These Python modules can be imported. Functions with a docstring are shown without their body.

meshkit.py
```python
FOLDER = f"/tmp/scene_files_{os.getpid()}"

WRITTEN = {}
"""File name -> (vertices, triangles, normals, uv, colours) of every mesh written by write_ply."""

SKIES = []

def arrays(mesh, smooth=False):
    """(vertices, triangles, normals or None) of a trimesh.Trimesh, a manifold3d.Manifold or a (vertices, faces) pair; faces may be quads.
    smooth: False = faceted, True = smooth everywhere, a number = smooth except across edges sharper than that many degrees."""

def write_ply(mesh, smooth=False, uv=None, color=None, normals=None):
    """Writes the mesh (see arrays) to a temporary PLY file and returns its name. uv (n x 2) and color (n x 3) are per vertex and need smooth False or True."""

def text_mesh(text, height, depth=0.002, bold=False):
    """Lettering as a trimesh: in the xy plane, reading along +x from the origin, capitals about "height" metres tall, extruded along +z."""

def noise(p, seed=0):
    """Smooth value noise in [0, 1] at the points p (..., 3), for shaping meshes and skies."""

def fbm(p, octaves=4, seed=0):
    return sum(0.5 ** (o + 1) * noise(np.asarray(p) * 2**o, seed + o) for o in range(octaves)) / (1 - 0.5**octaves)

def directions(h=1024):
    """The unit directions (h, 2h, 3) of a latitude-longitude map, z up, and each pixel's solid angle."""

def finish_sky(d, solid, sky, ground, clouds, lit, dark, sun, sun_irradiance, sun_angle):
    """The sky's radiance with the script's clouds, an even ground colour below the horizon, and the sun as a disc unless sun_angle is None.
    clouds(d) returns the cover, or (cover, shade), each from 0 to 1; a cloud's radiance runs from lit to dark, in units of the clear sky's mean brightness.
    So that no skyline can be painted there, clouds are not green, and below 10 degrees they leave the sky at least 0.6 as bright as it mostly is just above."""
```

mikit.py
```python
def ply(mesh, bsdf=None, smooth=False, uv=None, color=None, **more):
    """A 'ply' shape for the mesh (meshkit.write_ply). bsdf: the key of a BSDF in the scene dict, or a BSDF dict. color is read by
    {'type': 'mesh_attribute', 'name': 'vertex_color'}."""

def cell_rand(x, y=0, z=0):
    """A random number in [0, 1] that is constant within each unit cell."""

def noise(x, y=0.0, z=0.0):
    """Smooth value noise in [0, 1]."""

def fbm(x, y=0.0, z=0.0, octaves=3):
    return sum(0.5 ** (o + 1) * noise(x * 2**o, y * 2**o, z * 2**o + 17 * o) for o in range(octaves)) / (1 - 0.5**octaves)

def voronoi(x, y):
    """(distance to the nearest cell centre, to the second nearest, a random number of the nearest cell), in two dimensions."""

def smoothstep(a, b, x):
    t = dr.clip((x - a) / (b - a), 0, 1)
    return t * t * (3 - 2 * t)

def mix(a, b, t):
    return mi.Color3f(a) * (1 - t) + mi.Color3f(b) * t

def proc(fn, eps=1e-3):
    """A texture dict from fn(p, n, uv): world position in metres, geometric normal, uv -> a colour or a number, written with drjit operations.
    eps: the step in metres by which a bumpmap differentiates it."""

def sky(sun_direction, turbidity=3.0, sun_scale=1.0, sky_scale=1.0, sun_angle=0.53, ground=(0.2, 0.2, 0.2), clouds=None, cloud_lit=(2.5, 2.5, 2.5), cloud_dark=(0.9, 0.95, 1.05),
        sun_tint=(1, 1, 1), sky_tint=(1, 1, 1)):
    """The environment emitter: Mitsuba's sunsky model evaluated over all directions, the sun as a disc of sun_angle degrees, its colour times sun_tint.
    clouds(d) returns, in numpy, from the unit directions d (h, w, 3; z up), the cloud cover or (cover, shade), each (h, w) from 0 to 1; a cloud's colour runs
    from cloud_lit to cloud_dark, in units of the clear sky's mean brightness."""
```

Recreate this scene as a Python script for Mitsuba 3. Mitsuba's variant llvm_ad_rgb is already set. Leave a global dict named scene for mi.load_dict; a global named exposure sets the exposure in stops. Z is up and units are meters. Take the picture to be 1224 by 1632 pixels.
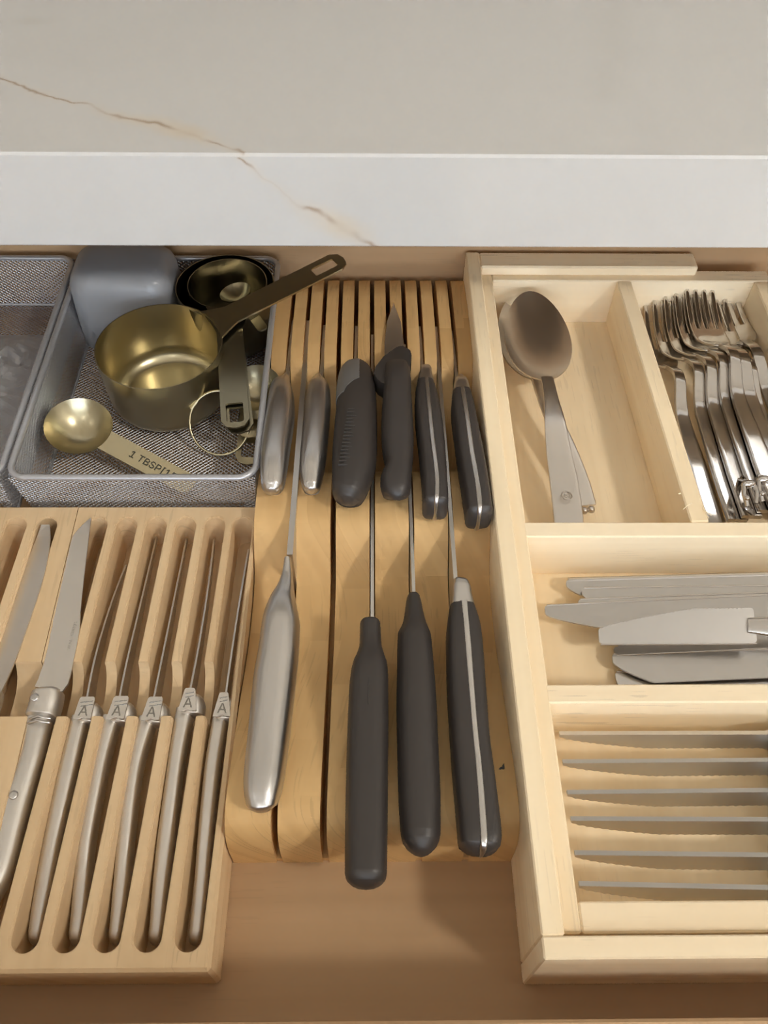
import math, random
import numpy as np, trimesh, drjit as dr, mitsuba as mi, mikit, meshkit
import manifold3d as m3
from shapely.geometry import Polygon, LineString, Point, box as sbox
from mikit import proc, noise, fbm, cell_rand, smoothstep, mix

T = mi.ScalarTransform4f
random.seed(4); RNG = np.random.default_rng(4)
scene, labels = {}, {}

# ------------------------------------------------------------------ camera, light, exposure
# z = 0 is the drawer floor, y runs into the drawer, x to the right; metres
EYE, AIM, UP = [[0.0, 0.0, 0.43], [0.013826, 0.606545, -0.364929], [0.000712, 0.794999, 0.60661]]
FOCAL = 1355.0                                            # in pixels of the 1224 x 1632 frame
scene['camera'] = {'type': 'perspective', 'fov': math.degrees(2*math.atan(612/FOCAL)), 'fov_axis': 'x', 'near_clip': 0.01, 'far_clip': 50.0,
                   'to_world': T().look_at(origin=EYE, target=AIM, up=UP)}
exposure = 0.42
CEIL, FLOOR = 1.62, -0.86
LAMPS = [((1.25, -0.72, CEIL), 0.13, (108, 103, 94)), ((-0.35, -1.5, CEIL), 0.10, (14, 13.6, 13)), ((-1.3, -0.6, CEIL), 0.10, (7, 6.7, 6.2))]
WINDOW_LIGHT = (3.7, 4.3, 5.0)
scene['air'] = {'type': 'constant', 'radiance': {'type': 'rgb', 'value': [0.02, 0.02, 0.02]}}

# ------------------------------------------------------------------ helpers
def lin(r, g, b):
    return [float(((c/255+0.055)/1.055)**2.4 if c > 10 else c/255/12.92) for c in (r, g, b)]
def rgb(c): return {'type': 'rgb', 'value': list(c)}
def key(name):
    if not any(k == name or k.startswith(name+'__') for k in list(scene)+list(labels)): return name
    i = 1
    while any(k == '%s_%03d' % (name, i) or k.startswith('%s_%03d__' % (name, i)) for k in list(scene)+list(labels)): i += 1
    return '%s_%03d' % (name, i)
def thing(name, label, cat, group=None, kind=None):
    k = key(name); labels[k] = {'label': label, 'category': cat}
    if group: labels[k]['group'] = group
    if kind: labels[k]['kind'] = kind
    return k
def put(k, mesh, mat, smooth=False, **more):
    scene[k] = mikit.ply(mesh, mat, smooth=smooth, **more); return k
def part(t, name, mesh, mat, smooth=False, label=None, kind=None, **more):
    k = key(t+'__'+name)
    put(k, mesh, mat, smooth, **more)
    if label or kind: labels[k] = {}
    if label: labels[k]['label'] = label
    if kind: labels[k]['kind'] = kind
    return k
def struct(name, mesh, mat):
    put(name, mesh, mat); labels[name] = {'kind': 'structure'}

def tm(man):
    m = man.to_mesh(); return trimesh.Trimesh(m.vert_properties[:, :3], m.tri_verts, process=False)
def man(mesh):
    return m3.Manifold(m3.Mesh(np.asarray(mesh.vertices, np.float32), np.asarray(mesh.faces, np.uint32)))
def union(*ms):
    out = None
    for m in ms:
        m = m if isinstance(m, m3.Manifold) else man(m)
        out = m if out is None else out+m
    return tm(out)
def cube(x0, x1, y0, y1, z0, z1): return m3.Manifold.cube([x1-x0, y1-y0, z1-z0]).translate([x0, y0, z0])
def rbox(x0, x1, y0, y1, z0, z1, c=0.0012):
    """A box with its edges chamfered by c."""
    pts = []
    for sx in (0, 1):
        for sy in (0, 1):
            for sz in (0, 1):
                p = [(x0, x1)[sx], (y0, y1)[sy], (z0, z1)[sz]]; d = [1-2*sx, 1-2*sy, 1-2*sz]
                for a in range(3):
                    q = [p[i]+(0 if i == a else d[i]*c) for i in range(3)]; pts.append(q)
    return tm(m3.Manifold.hull_points(pts))
def cs(poly):
    """shapely polygon (with holes) -> manifold cross-section"""
    polys = []
    for g in getattr(poly, 'geoms', [poly]):
        polys.append(np.array(g.exterior.coords)[:-1]); polys += [np.array(i.coords)[:-1] for i in g.interiors]
    return m3.CrossSection([p.tolist() for p in polys], m3.FillRule.EvenOdd)
def prism(poly, h): return m3.Manifold.extrude(cs(poly), h)
def yzprism(poly, x0, x1):
    """polygon in (y, z) extruded along x"""
    return prism(poly, x1-x0).transform([[0, 0, 1, x0], [1, 0, 0, 0], [0, 1, 0, 0]])
def frame(mesh, o, ex, ey):
    """local (x, y, z) -> o + x ex + y ey + z (ex x ey), orthonormalised on ex"""
    ex = np.array(ex, float); ex /= np.linalg.norm(ex); ey = np.array(ey, float); ey -= ex*(ex@ey); ey /= np.linalg.norm(ey)
    M = np.eye(4); M[:3, 0], M[:3, 1], M[:3, 2], M[:3, 3] = ex, ey, np.cross(ex, ey), o
    m = (tm(mesh) if isinstance(mesh, m3.Manifold) else mesh).copy(); m.apply_transform(M); return m
def spline(pts, n):
    pts = np.asarray(pts, float); t = np.r_[0, np.cumsum(np.linalg.norm(np.diff(pts[:, :3], axis=0), axis=1))]
    from scipy.interpolate import PchipInterpolator
    return PchipInterpolator(t/t[-1], pts, axis=0)(np.linspace(0, 1, n))
def loft(st, n=28, e=2.0, up=(0, 0, 1), cap=True):
    """st: rows (x, y, z, half width, half height[, exponent]); sections are superellipses square to the path"""
    st = np.array([list(s)+([e] if len(s) < 6 else []) for s in st], float)
    c = st[:, :3]; d = np.gradient(c, axis=0); d /= np.linalg.norm(d, axis=1, keepdims=True)
    a = np.linspace(0, 2*np.pi, n, endpoint=False)+np.pi/n; V = []
    for p, t, (w, h, ex) in zip(c, d, st[:, 3:6]):
        r = np.cross(t, up); r /= np.linalg.norm(r); u = np.cross(r, t)
        ca, sa = np.cos(a), np.sin(a)
        x = np.sign(ca)*np.abs(ca)**(2/ex)*w; y = np.sign(sa)*np.abs(sa)**(2/ex)*h
        V.append(p+x[:, None]*r+y[:, None]*u)
    m = len(st); V = np.vstack(V+[c[:1], c[-1:]]); F = []
    i = np.arange(n); j = (i+1) % n
    for k in range(m-1):
        F.append(np.c_[k*n+i, k*n+j, (k+1)*n+j]); F.append(np.c_[k*n+i, (k+1)*n+j, (k+1)*n+i])
    F.append(np.c_[np.full(n, m*n), j, i]); F.append(np.c_[np.full(n, m*n+1), (m-1)*n+i, (m-1)*n+j])
    mesh = trimesh.Trimesh(V, np.vstack(F), process=False)
    if mesh.volume < 0: mesh.invert()
    return mesh
def blunt(st, r0=0.0, r1=0.0, k=6):
    """adds rounded ends of axial length r0 (start) and r1 (end) to loft rows, inside the given length"""
    st = np.array(st, float); L = np.r_[0, np.cumsum(np.linalg.norm(np.diff(st[:, :3], axis=0), axis=1))]
    s = np.unique(np.r_[L, [r0*(1-math.cos(q)) for q in np.linspace(0.12, np.pi/2, k)] if r0 else [], [L[-1]-r1*(1-math.cos(q)) for q in np.linspace(0.12, np.pi/2, k)] if r1 else []])
    rows = np.array([np.interp(s, L, st[:, c]) for c in range(st.shape[1])]).T
    f = np.ones(len(s))
    if r0: q = np.clip(1-s/r0, 0, 1); f = np.minimum(f, np.sqrt(np.maximum(1-q*q, 0.004)))
    if r1: q = np.clip(1-(L[-1]-s)/r1, 0, 1); f = np.minimum(f, np.sqrt(np.maximum(1-q*q, 0.004)))
    rows[:, 3] *= f; rows[:, 4] *= f
    return rows
def tube(path, r, n=8, closed=False):
    path = np.asarray(path, float)
    if closed:
        d = np.roll(path, -1, 0)-np.roll(path, 1, 0)
    else: d = np.gradient(path, axis=0)
    d /= np.linalg.norm(d, axis=1, keepdims=True)
    ref = np.array([0.3, 0.2, 0.93]); V = []
    a = np.linspace(0, 2*np.pi, n, endpoint=False)
    for p, t in zip(path, d):
        u = np.cross(t, ref); u /= np.linalg.norm(u); w = np.cross(t, u)
        V.append(p+r*(np.cos(a)[:, None]*u+np.sin(a)[:, None]*w))
    V = np.vstack(V); m = len(path); F = []; i = np.arange(n); j = (i+1) % n
    for k in range(m if closed else m-1):
        q = (k+1) % m
        F.append(np.c_[k*n+i, q*n+j, k*n+j]); F.append(np.c_[k*n+i, q*n+i, q*n+j])
    if not closed:
        V = np.vstack([V, path[:1], path[-1:]])
        F.append(np.c_[np.full(n, m*n), i, j]); F.append(np.c_[np.full(n, m*n+1), (m-1)*n+j, (m-1)*n+i])
    mesh = trimesh.Trimesh(V, np.vstack(F), process=False)
    if mesh.volume < 0: mesh.invert()
    return mesh
def lathe(prof, n=64):
    """closed profile rows (r, z) -> solid of revolution"""
    prof = np.asarray(prof, float); m = len(prof); a = np.linspace(0, 2*np.pi, n, endpoint=False)
    V = np.array([[r*math.cos(q), r*math.sin(q), z] for q in a for r, z in prof]); F = []
    for k in range(n):
        q = (k+1) % n
        for i in range(m):
            j = (i+1) % m
            F += [[k*m+i, q*m+i, q*m+j], [k*m+i, q*m+j, k*m+j]]
    me = trimesh.Trimesh(V, F, process=True); me.update_faces(me.nondegenerate_faces())
    if me.volume < 0: me.invert()
    return me

# ------------------------------------------------------------------ materials
def wood(axis, light, dark, pore=0.3, ring=1.0, seed=0.0, block=0.0, knots=0.0):
    L, D = mi.Color3f(*lin(*light)), mi.Color3f(*lin(*dark))
    def fn(p, n, uv):
        s = (p.x, p.y)[axis]; t = (p.y, p.x)[axis]+p.z*0.8
        t = t+0.004*fbm(s*6+seed, t*12, 3.0, 2)
        g = fbm(t*160+seed, s*5, 1.0, 3)
        band = 0.5+0.5*dr.sin((t*ring*420)+7*fbm(s*3+seed, t*20, 5.0, 2))
        k = dr.clip(0.55*g+0.22*band*ring+0.1*fbm(s*9, t*9, seed, 2), 0, 1)
        if block: k = k+block*(cell_rand(dr.floor(s*16+3*cell_rand(dr.floor(t*60), 1, 2)), dr.floor(t*60), 7)-0.5)
        po = smoothstep(0.74, 0.86, noise(t*1100, s*70, seed))*smoothstep(0.45, 0.7, fbm(t*30, s*14, seed+4, 2))*pore
        c = mix(L, D, dr.clip(k, 0, 1))
        return c*(1-po)
    return {'type': 'twosided', 'b': {'type': 'principled', 'base_color': proc(fn), 'roughness': 0.55, 'specular': 0.3}}
scene['rubberwood_long'] = wood(1, (239, 222, 191), (221, 197, 158), 0.07, 0.5, 1.0)
scene['rubberwood_cross'] = wood(0, (240, 225, 197), (224, 202, 168), 0.16, 0.4, 2.0)
scene['bamboo'] = wood(1, (211, 175, 123), (181, 142, 91), 0.12, 0.25, 3.0, block=0.5)
scene['beech'] = wood(1, (213, 187, 150), (190, 160, 121), 0.12, 0.5, 4.0)
scene['birch'] = wood(0, (184, 152, 117), (166, 134, 99), 0.05, 0.2, 5.0)
def mat(name, base, rough, metallic=0.0, **kw):
    scene[name] = {'type': 'twosided', 'b': {'type': 'principled', 'base_color': rgb(base), 'roughness': rough, 'metallic': metallic, **kw}}
mat('satin_steel', (0.60, 0.58, 0.56), 0.30, 1.0)
mat('polished_steel', (0.60, 0.57, 0.54), 0.09, 1.0)
mat('table_steel', (0.57, 0.55, 0.53), 0.26, 1.0)
mat('spoon_steel', (0.66, 0.62, 0.58), 0.26, 1.0)
mat('blade_steel', (0.68, 0.66, 0.63), 0.34, 1.0)
mat('worn_steel', (0.74, 0.70, 0.65), 0.44, 1.0)
mat('wire_steel', (0.52, 0.53, 0.56), 0.36, 0.95)
mat('rim_paint', (0.42, 0.42, 0.44), 0.32, 0.6)
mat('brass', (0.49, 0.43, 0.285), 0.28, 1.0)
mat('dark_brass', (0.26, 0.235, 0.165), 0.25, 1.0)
mat('black_plastic', (0.036, 0.030, 0.027), 0.42, 0.0, specular=0.45)
mat('worn_rubber', (0.046, 0.042, 0.04), 0.42)
mat('grey_plastic', (0.12, 0.115, 0.11), 0.45, 0.0, specular=0.45)
mat('frosted_plastic', (0.21, 0.215, 0.23), 0.32, 0.0, specular=0.5)
mat('engraved', (0.30, 0.28, 0.25), 0.5, 1.0)
mat('ink', (0.05, 0.045, 0.03), 0.6)
mat('paint_white', (0.86, 0.84, 0.80), 0.7)
mat('backsplash', (0.44, 0.41, 0.36), 0.5)
mat('paint_cabinet', (0.74, 0.72, 0.68), 0.5)
mat('paint_beige', (0.62, 0.57, 0.50), 0.5)
mat('oak_floor', (0.48, 0.38, 0.27), 0.45)
mat('dark_gap', (0.25, 0.22, 0.19), 0.6)
mat('splinter_wood', lin(240, 226, 196), 0.7)
scene['clear_film'] = {'type': 'principledthin', 'base_color': rgb((0.93, 0.94, 0.96)), 'roughness': 0.12, 'spec_trans': 0.82, 'diff_trans': 0.6, 'eta': 1.5}

COUNTER_Y, COUNTER_B, COUNTER_T = 0.43, 0.1245, 0.183
VEIN_TOP = [(-0.2446, 0.5192, 0.183), (-0.2203, 0.5118, 0.183), (-0.1981, 0.4963, 0.183), (-0.1796, 0.4863, 0.183), (-0.1624, 0.4815, 0.183), (-0.1385, 0.4671, 0.183), (-0.12, 0.4612, 0.183), (-0.101, 0.4494, 0.183), (-0.0846, 0.4405, 0.183), (-0.069, 0.4299, 0.183)]
VEIN_FRONT = [(-0.0718, 0.43, 0.1815), (-0.0657, 0.43, 0.1761), (-0.058, 0.43, 0.1679), (-0.0434, 0.43, 0.1561), (-0.0262, 0.43, 0.1454), (-0.012, 0.43, 0.1351), (0.0034, 0.43, 0.1249)]
BLOB_TOP, BLOB_TOP2, BLOB_FRONT = (-0.1015, 0.4527, 0.183), (-0.1297, 0.4672, 0.183), (-0.0192, 0.43, 0.1392)
GREY_TOP = [(0.1712, 0.6472, 0.183), (0.1548, 0.5705, 0.183), (0.1384, 0.4975, 0.183)]
SPOT_TOP = (-0.2194, 0.5878, 0.183)
def marble(p, n, uv):
    top = n.z > 0.5
    x = p.x; v = dr.select(top, p.y, p.z)
    wx, wv = x+0.004*(fbm(x*70, v*70, 1.0, 3)-0.5)*2, v+0.004*(fbm(x*70, v*70, 9.0, 3)-0.5)*2
    def dist(pts, a, b):
        d = mi.Float(9)
        for q0, q1 in zip(pts[:-1], pts[1:]):
            ux, uv_ = q1[a]-q0[a], q1[b]-q0[b]; l2 = ux*ux+uv_*uv_
            t = dr.clip(((wx-q0[a])*ux+(wv-q0[b])*uv_)/l2, 0, 1)
            d = dr.minimum(d, dr.sqrt(dr.square(wx-q0[a]-t*ux)+dr.square(wv-q0[b]-t*uv_)))
        return d
    d = dr.select(top, dist(VEIN_TOP, 0, 1), dist(VEIN_FRONT, 0, 2))
    gap = smoothstep(0.3, 0.6, fbm(x*60, v*60, 4.0, 2))
    def blob(q, b, r): return dr.exp(-(dr.square(x-q[0])+dr.square((v-q[b])*1.8))/(r*r))
    fat = dr.select(top, blob(BLOB_TOP, 1, 0.022)+0.6*blob(BLOB_TOP2, 1, 0.02), blob(BLOB_FRONT, 2, 0.022))
    core = dr.exp(-dr.square(d/(0.0009+0.0012*fat)))*(0.08+0.55*gap)
    halo = dr.exp(-dr.square(d/(0.0036+0.008*fat)))*(0.12+0.3*fat)
    soft = smoothstep(0.5, 0.8, fbm(x*7+3, v*9, 2.0, 3))*0.10
    grey = dr.select(top, dr.exp(-dr.square(dist(GREY_TOP, 0, 1)/0.010))*0.16+blob(SPOT_TOP, 1, 0.012)*0.3, 0.0)
    c = mi.Color3f(*lin(196, 195, 194))
    c = mix(c, mi.Color3f(*lin(176, 173, 168)), dr.clip(soft+grey, 0, 1))
    c = mix(c, mi.Color3f(*lin(200, 184, 160)), dr.clip(halo*1.3, 0, 1))
    return mix(c, mi.Color3f(*lin(140, 112, 84)), dr.clip(core, 0, 0.85))
scene['marble'] = {'type': 'twosided', 'b': {'type': 'principled', 'base_color': proc(marble), 'roughness': 0.16, 'specular': 0.5}}

# ------------------------------------------------------------------ the room
XW, YB, YF = 2.3, 1.12, -2.6
struct('floor', tm(cube(-XW, XW, YF, YB, FLOOR-0.05, FLOOR)), 'oak_floor')
struct('ceiling', tm(cube(-XW, XW, YF, YB, CEIL+0.01, CEIL+0.06)), 'paint_white')
struct('wall_back', tm(cube(-XW, XW, YB, YB+0.05, FLOOR, CEIL+0.06)), 'backsplash')
struct('wall_left', tm(cube(-XW-0.05, -XW, YF, YB, FLOOR, CEIL+0.06)), 'paint_cabinet')
struct('wall_right', tm(cube(XW, XW+0.05, YF, YB, FLOOR, CEIL+0.06)), 'paint_cabinet')
WX0, WX1, WZ0, WZ1 = -0.9, 1.5, 0.15, 1.25
wall = cube(-XW, XW, YF-0.05, YF, FLOOR, CEIL+0.06)-cube(WX0, WX1, YF-0.1, YF+0.1, WZ0, WZ1)
struct('wall_front', tm(wall), 'paint_white')
fr = cube(WX0, WX1, YF-0.05, YF, WZ0, WZ1)
for i in range(2):
    xa = WX0+0.04+i*(WX1-WX0-0.04)/2; fr = fr-cube(xa, xa+(WX1-WX0-0.12)/2, YF-0.1, YF+0.1, WZ0+0.04, WZ1-0.04)
struct('window_1', tm(fr), 'paint_white')
pane = trimesh.Trimesh([[WX0, YF-0.03, WZ0], [WX1, YF-0.03, WZ0], [WX1, YF-0.03, WZ1], [WX0, YF-0.03, WZ1]], [[0, 2, 1], [0, 3, 2]], process=False)
scene['window_1__pane'] = mikit.ply(pane, 'paint_white', emitter={'type': 'area', 'radiance': rgb(WINDOW_LIGHT)})
for (c, r, e) in LAMPS:
    t = thing('ceiling_light', 'round recessed ceiling light '+{0.13: 'to the right of the drawer, the brightest', 0.10: 'behind the person at the drawer' if c[0] > -1 else 'to the left of the drawer'}[r], 'ceiling light', 'recessed ceiling lights')
    a = np.linspace(0, 2*np.pi, 40, endpoint=False)
    part(t, 'trim_ring', tm((m3.Manifold.cylinder(0.012, r+0.015, r+0.015, 48)-m3.Manifold.cylinder(0.03, r, r, 48).translate([0, 0, -0.01])).translate([c[0], c[1], c[2]-0.002])), 'paint_white')
    V = np.vstack([np.c_[c[0]+r*np.cos(a), c[1]+r*np.sin(a), np.full(40, c[2])], [list(c)]])
    scene[t+'__diffuser'] = mikit.ply(trimesh.Trimesh(V, [[40, (i+1) % 40, i] for i in range(40)], process=False), 'paint_white', emitter={'type': 'area', 'radiance': rgb(e)})

# ------------------------------------------------------------------ worktop and cabinet
t = thing('countertop', 'glossy white marble countertop with brown veins and a thick front edge', 'countertop')
put(t, rbox(-1.6, 1.6, COUNTER_Y, YB, COUNTER_B, COUNTER_T, 0.0014), 'marble')
t = thing('wall_cabinet', 'pale wall cabinet hanging over the back of the marble countertop', 'cabinet')
part(t, 'body', rbox(-1.6, 1.6, 0.72, YB-0.001, 0.62, CEIL-0.1), 'paint_beige')
for i in range(4): part(t, 'door', rbox(-1.598+i*0.8, -0.802+i*0.8, 0.70, 0.7198, 0.622, CEIL-0.102), 'paint_beige')
t = thing('base_cabinet', 'pale kitchen base cabinet under the marble countertop, its drawer pulled out', 'cabinet')
part(t, 'top_rail', rbox(-1.5, 1.5, COUNTER_Y+0.03, YB, COUNTER_B-0.005, COUNTER_B-0.0002), 'dark_gap')
part(t, 'back_panel', rbox(-1.5, 1.5, YB-0.3, YB-0.28, FLOOR, COUNTER_B-0.0052), 'paint_cabinet')
for x0, x1 in ((-1.5, -0.47), (0.47, 1.5)):
    part(t, 'door', rbox(x0, x1, COUNTER_Y+0.024, COUNTER_Y+0.044, FLOOR+0.1, COUNTER_B-0.026), 'paint_cabinet')

# ------------------------------------------------------------------ the drawer
DX0, DX1, DYF, DYB = -0.44, 0.44, 0.0405, 0.5195
t = thing('drawer', 'open wooden kitchen drawer holding the cutlery trays, knives and mesh baskets', 'drawer')
part(t, 'bottom', tm(cube(DX0, DX1, DYF-0.01, DYB+0.01, -0.012, 0)), 'birch')
part(t, 'back_panel', rbox(DX0, DX1, DYB, DYB+0.014, -0.012, 0.098), 'birch')
part(t, 'front_panel', rbox(DX0, DX1, DYF-0.016, DYF, -0.012, 0.072), 'birch')
for x in (DX0-0.014, DX1): part(t, 'side_panel', rbox(x, x+0.014, DYF-0.016, DYB+0.014, -0.012, 0.098), 'birch')

# ------------------------------------------------------------------ knife block
t = thing('knife_block', 'wavy bamboo knife block of slotted slats, holding ten kitchen knives', 'knife block')
PROFILE = [(.5155, 0), (.5155, .034), (.513, .0375), (.505, .040), (.49, .0418), (.47, .0432), (.45, .0440), (.437, .0440), (.427, .0428), (.4205, .0400), (.4165, .0365), (.4140, .0310),
           (.4115, .0250), (.408, .0205), (.402, .0180), (.392, .0168), (.37, .0166), (.352, .0185), (.343, .0220), (.337, .0285), (.332, .0355), (.327, .0400), (.320, .0428), (.31, .0440), (.298, .0440), (.2895, .0428),
           (.2835, .0395), (.278, .0345), (.272, .0285), (.266, .0225), (.258, .0192), (.248, .0180), (.235, .0180), (.222, .0196), (.205, .0236), (.19, .0282), (.17, .0328), (.152, .0370), (.14, .0395),
           (.130, .0402), (.124, .0388), (.1195, .0350), (.1168, .0290), (.1155, .0220), (.115, .0150), (.115, 0)]
pp = np.array(PROFILE)
top_curve = spline(np.c_[pp[2:-2], np.zeros(len(pp)-4)], 130)[:, :2]
PROF = Polygon(np.vstack([pp[:2], top_curve, pp[-2:]]))
XB, PITCH, SLOT = 0.0670, 0.134/12, 0.0031
rear_cut = lambda x: cube(x-SLOT/2, x+SLOT/2, 0.338, 0.53, 0.005, 0.09)
for i in range(6):
    x0 = -XB+2*i*PITCH+(SLOT/2 if i else 0); x1 = -XB+2*(i+1)*PITCH-(SLOT/2 if i < 5 else 0)
    part(t, 'slat', tm(yzprism(PROF, x0, x1)-rear_cut(-XB+(2*i+1)*PITCH)), 'bamboo', smooth=35)
part(t, 'base', tm(cube(-XB+0.0004, XB-0.0004, 0.1158, 0.515, 0.0002, 0.0045)), 'bamboo')
slot_x = lambda n: -XB+n*PITCH

def slot_blade(x, y0, y1, top0, top1, depth, th=0.002, heel=0.0):
    """knife blade standing in a slot: spine from (y0, top0) at the handle to (y1, top1) at the tip"""
    ys = np.linspace(0, 1, 14)
    spine = [(y0+(y1-y0)*s, top0+(top1-top0)*s-0.004*s*s) for s in ys]
    edge = [(y0+(y1-y0)*s, top0+(top1-top0)*s-0.004*s*s-depth*(1-s**3)-0.0008) for s in ys[::-1]]
    return yzprism(Polygon(spine+edge).buffer(0), x-th/2, x+th/2)

# steel-handled knives (one piece), the two short ones and the long one
def steel_knife(label, rows, x, y_tip, top0, top1, depth, b, neck, th=0.0022, group=None):
    t = thing('kitchen_knife', label, 'knife')
    st = [list(r[:3])+[r[3], b*min(1, r[3]/max(q[3] for q in rows)*1.05)] for r in rows]
    st[0][4] = max(st[0][4], neck)
    part(t, 'handle', loft(blunt(spline(st[:-2], 40), 0.0, 0.0045, 9), 32, 2.5), 'satin_steel', smooth=60)
    y0 = rows[0][1]+0.002
    part(t, 'blade', tm(slot_blade(x, y0, y_tip, top0, top1, depth, th)), 'blade_steel')
    return t
steel_knife('short steel-handled knife in the leftmost slot, nearest the mesh basket',
    [(-0.0559, 0.4052, 0.044, 0.0009), (-0.0563, 0.4007, 0.045, 0.0032), (-0.058, 0.3934, 0.046, 0.0062), (-0.057, 0.3785, 0.048, 0.0082), (-0.0567, 0.3615, 0.05, 0.009), (-0.0569, 0.3373, 0.053, 0.0085), (-0.0565, 0.3116, 0.056, 0.0073), (-0.0563, 0.3037, 0.056, 0.0062), (-0.0562, 0.3009, 0.0555, 0.0051), (-0.0559, 0.2986, 0.0545, 0.0042), (-0.0555, 0.2967, 0.054, 0.0011), (-0.0554, 0.2963, 0.054, 0.0007)],
    slot_x(1), 0.475, 0.040, 0.036, 0.022, 0.0105, 0.003)
steel_knife('short steel-handled knife second from the left, beside the black rubber handle',
    [(-0.0342, 0.4047, 0.044, 0.0009), (-0.0349, 0.4008, 0.045, 0.0032), (-0.0339, 0.3873, 0.047, 0.0072), (-0.0338, 0.3732, 0.049, 0.008), (-0.034, 0.3483, 0.052, 0.0079), (-0.0345, 0.3233, 0.055, 0.0075), (-0.0347, 0.3116, 0.056, 0.0066), (-0.0343, 0.3033, 0.056, 0.0051), (-0.0341, 0.3009, 0.0555, 0.0046), (-0.034, 0.299, 0.0545, 0.0035), (-0.0338, 0.2972, 0.054, 0.0009), (-0.0338, 0.2967, 0.054, 0.0005)],
    slot_x(3), 0.470, 0.040, 0.036, 0.020, 0.0105, 0.003)
steel_knife('long steel-handled knife lying over the left side of the wavy knife block',
    [(-0.0458, 0.259, 0.0475, 0.0019), (-0.0456, 0.2501, 0.0475, 0.0029), (-0.0459, 0.2425, 0.047, 0.0044), (-0.0469, 0.235, 0.0465, 0.0066), (-0.0472, 0.2267, 0.0465, 0.0086), (-0.047, 0.2206, 0.046, 0.0097), (-0.0472, 0.204, 0.046, 0.0101), (-0.048, 0.1901, 0.046, 0.0104), (-0.0487, 0.1605, 0.047, 0.0098), (-0.0494, 0.1376, 0.048, 0.009), (-0.0495, 0.1305, 0.048, 0.0079), (-0.0492, 0.127, 0.0475, 0.0069), (-0.0488, 0.1239, 0.046, 0.0052), (-0.0484, 0.1225, 0.045, 0.0025), (-0.0485, 0.1217, 0.044, 0.0007)],
    slot_x(2), 0.470, 0.0500, 0.040, 0.036, 0.0115, 0.004, 0.0032)

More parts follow.
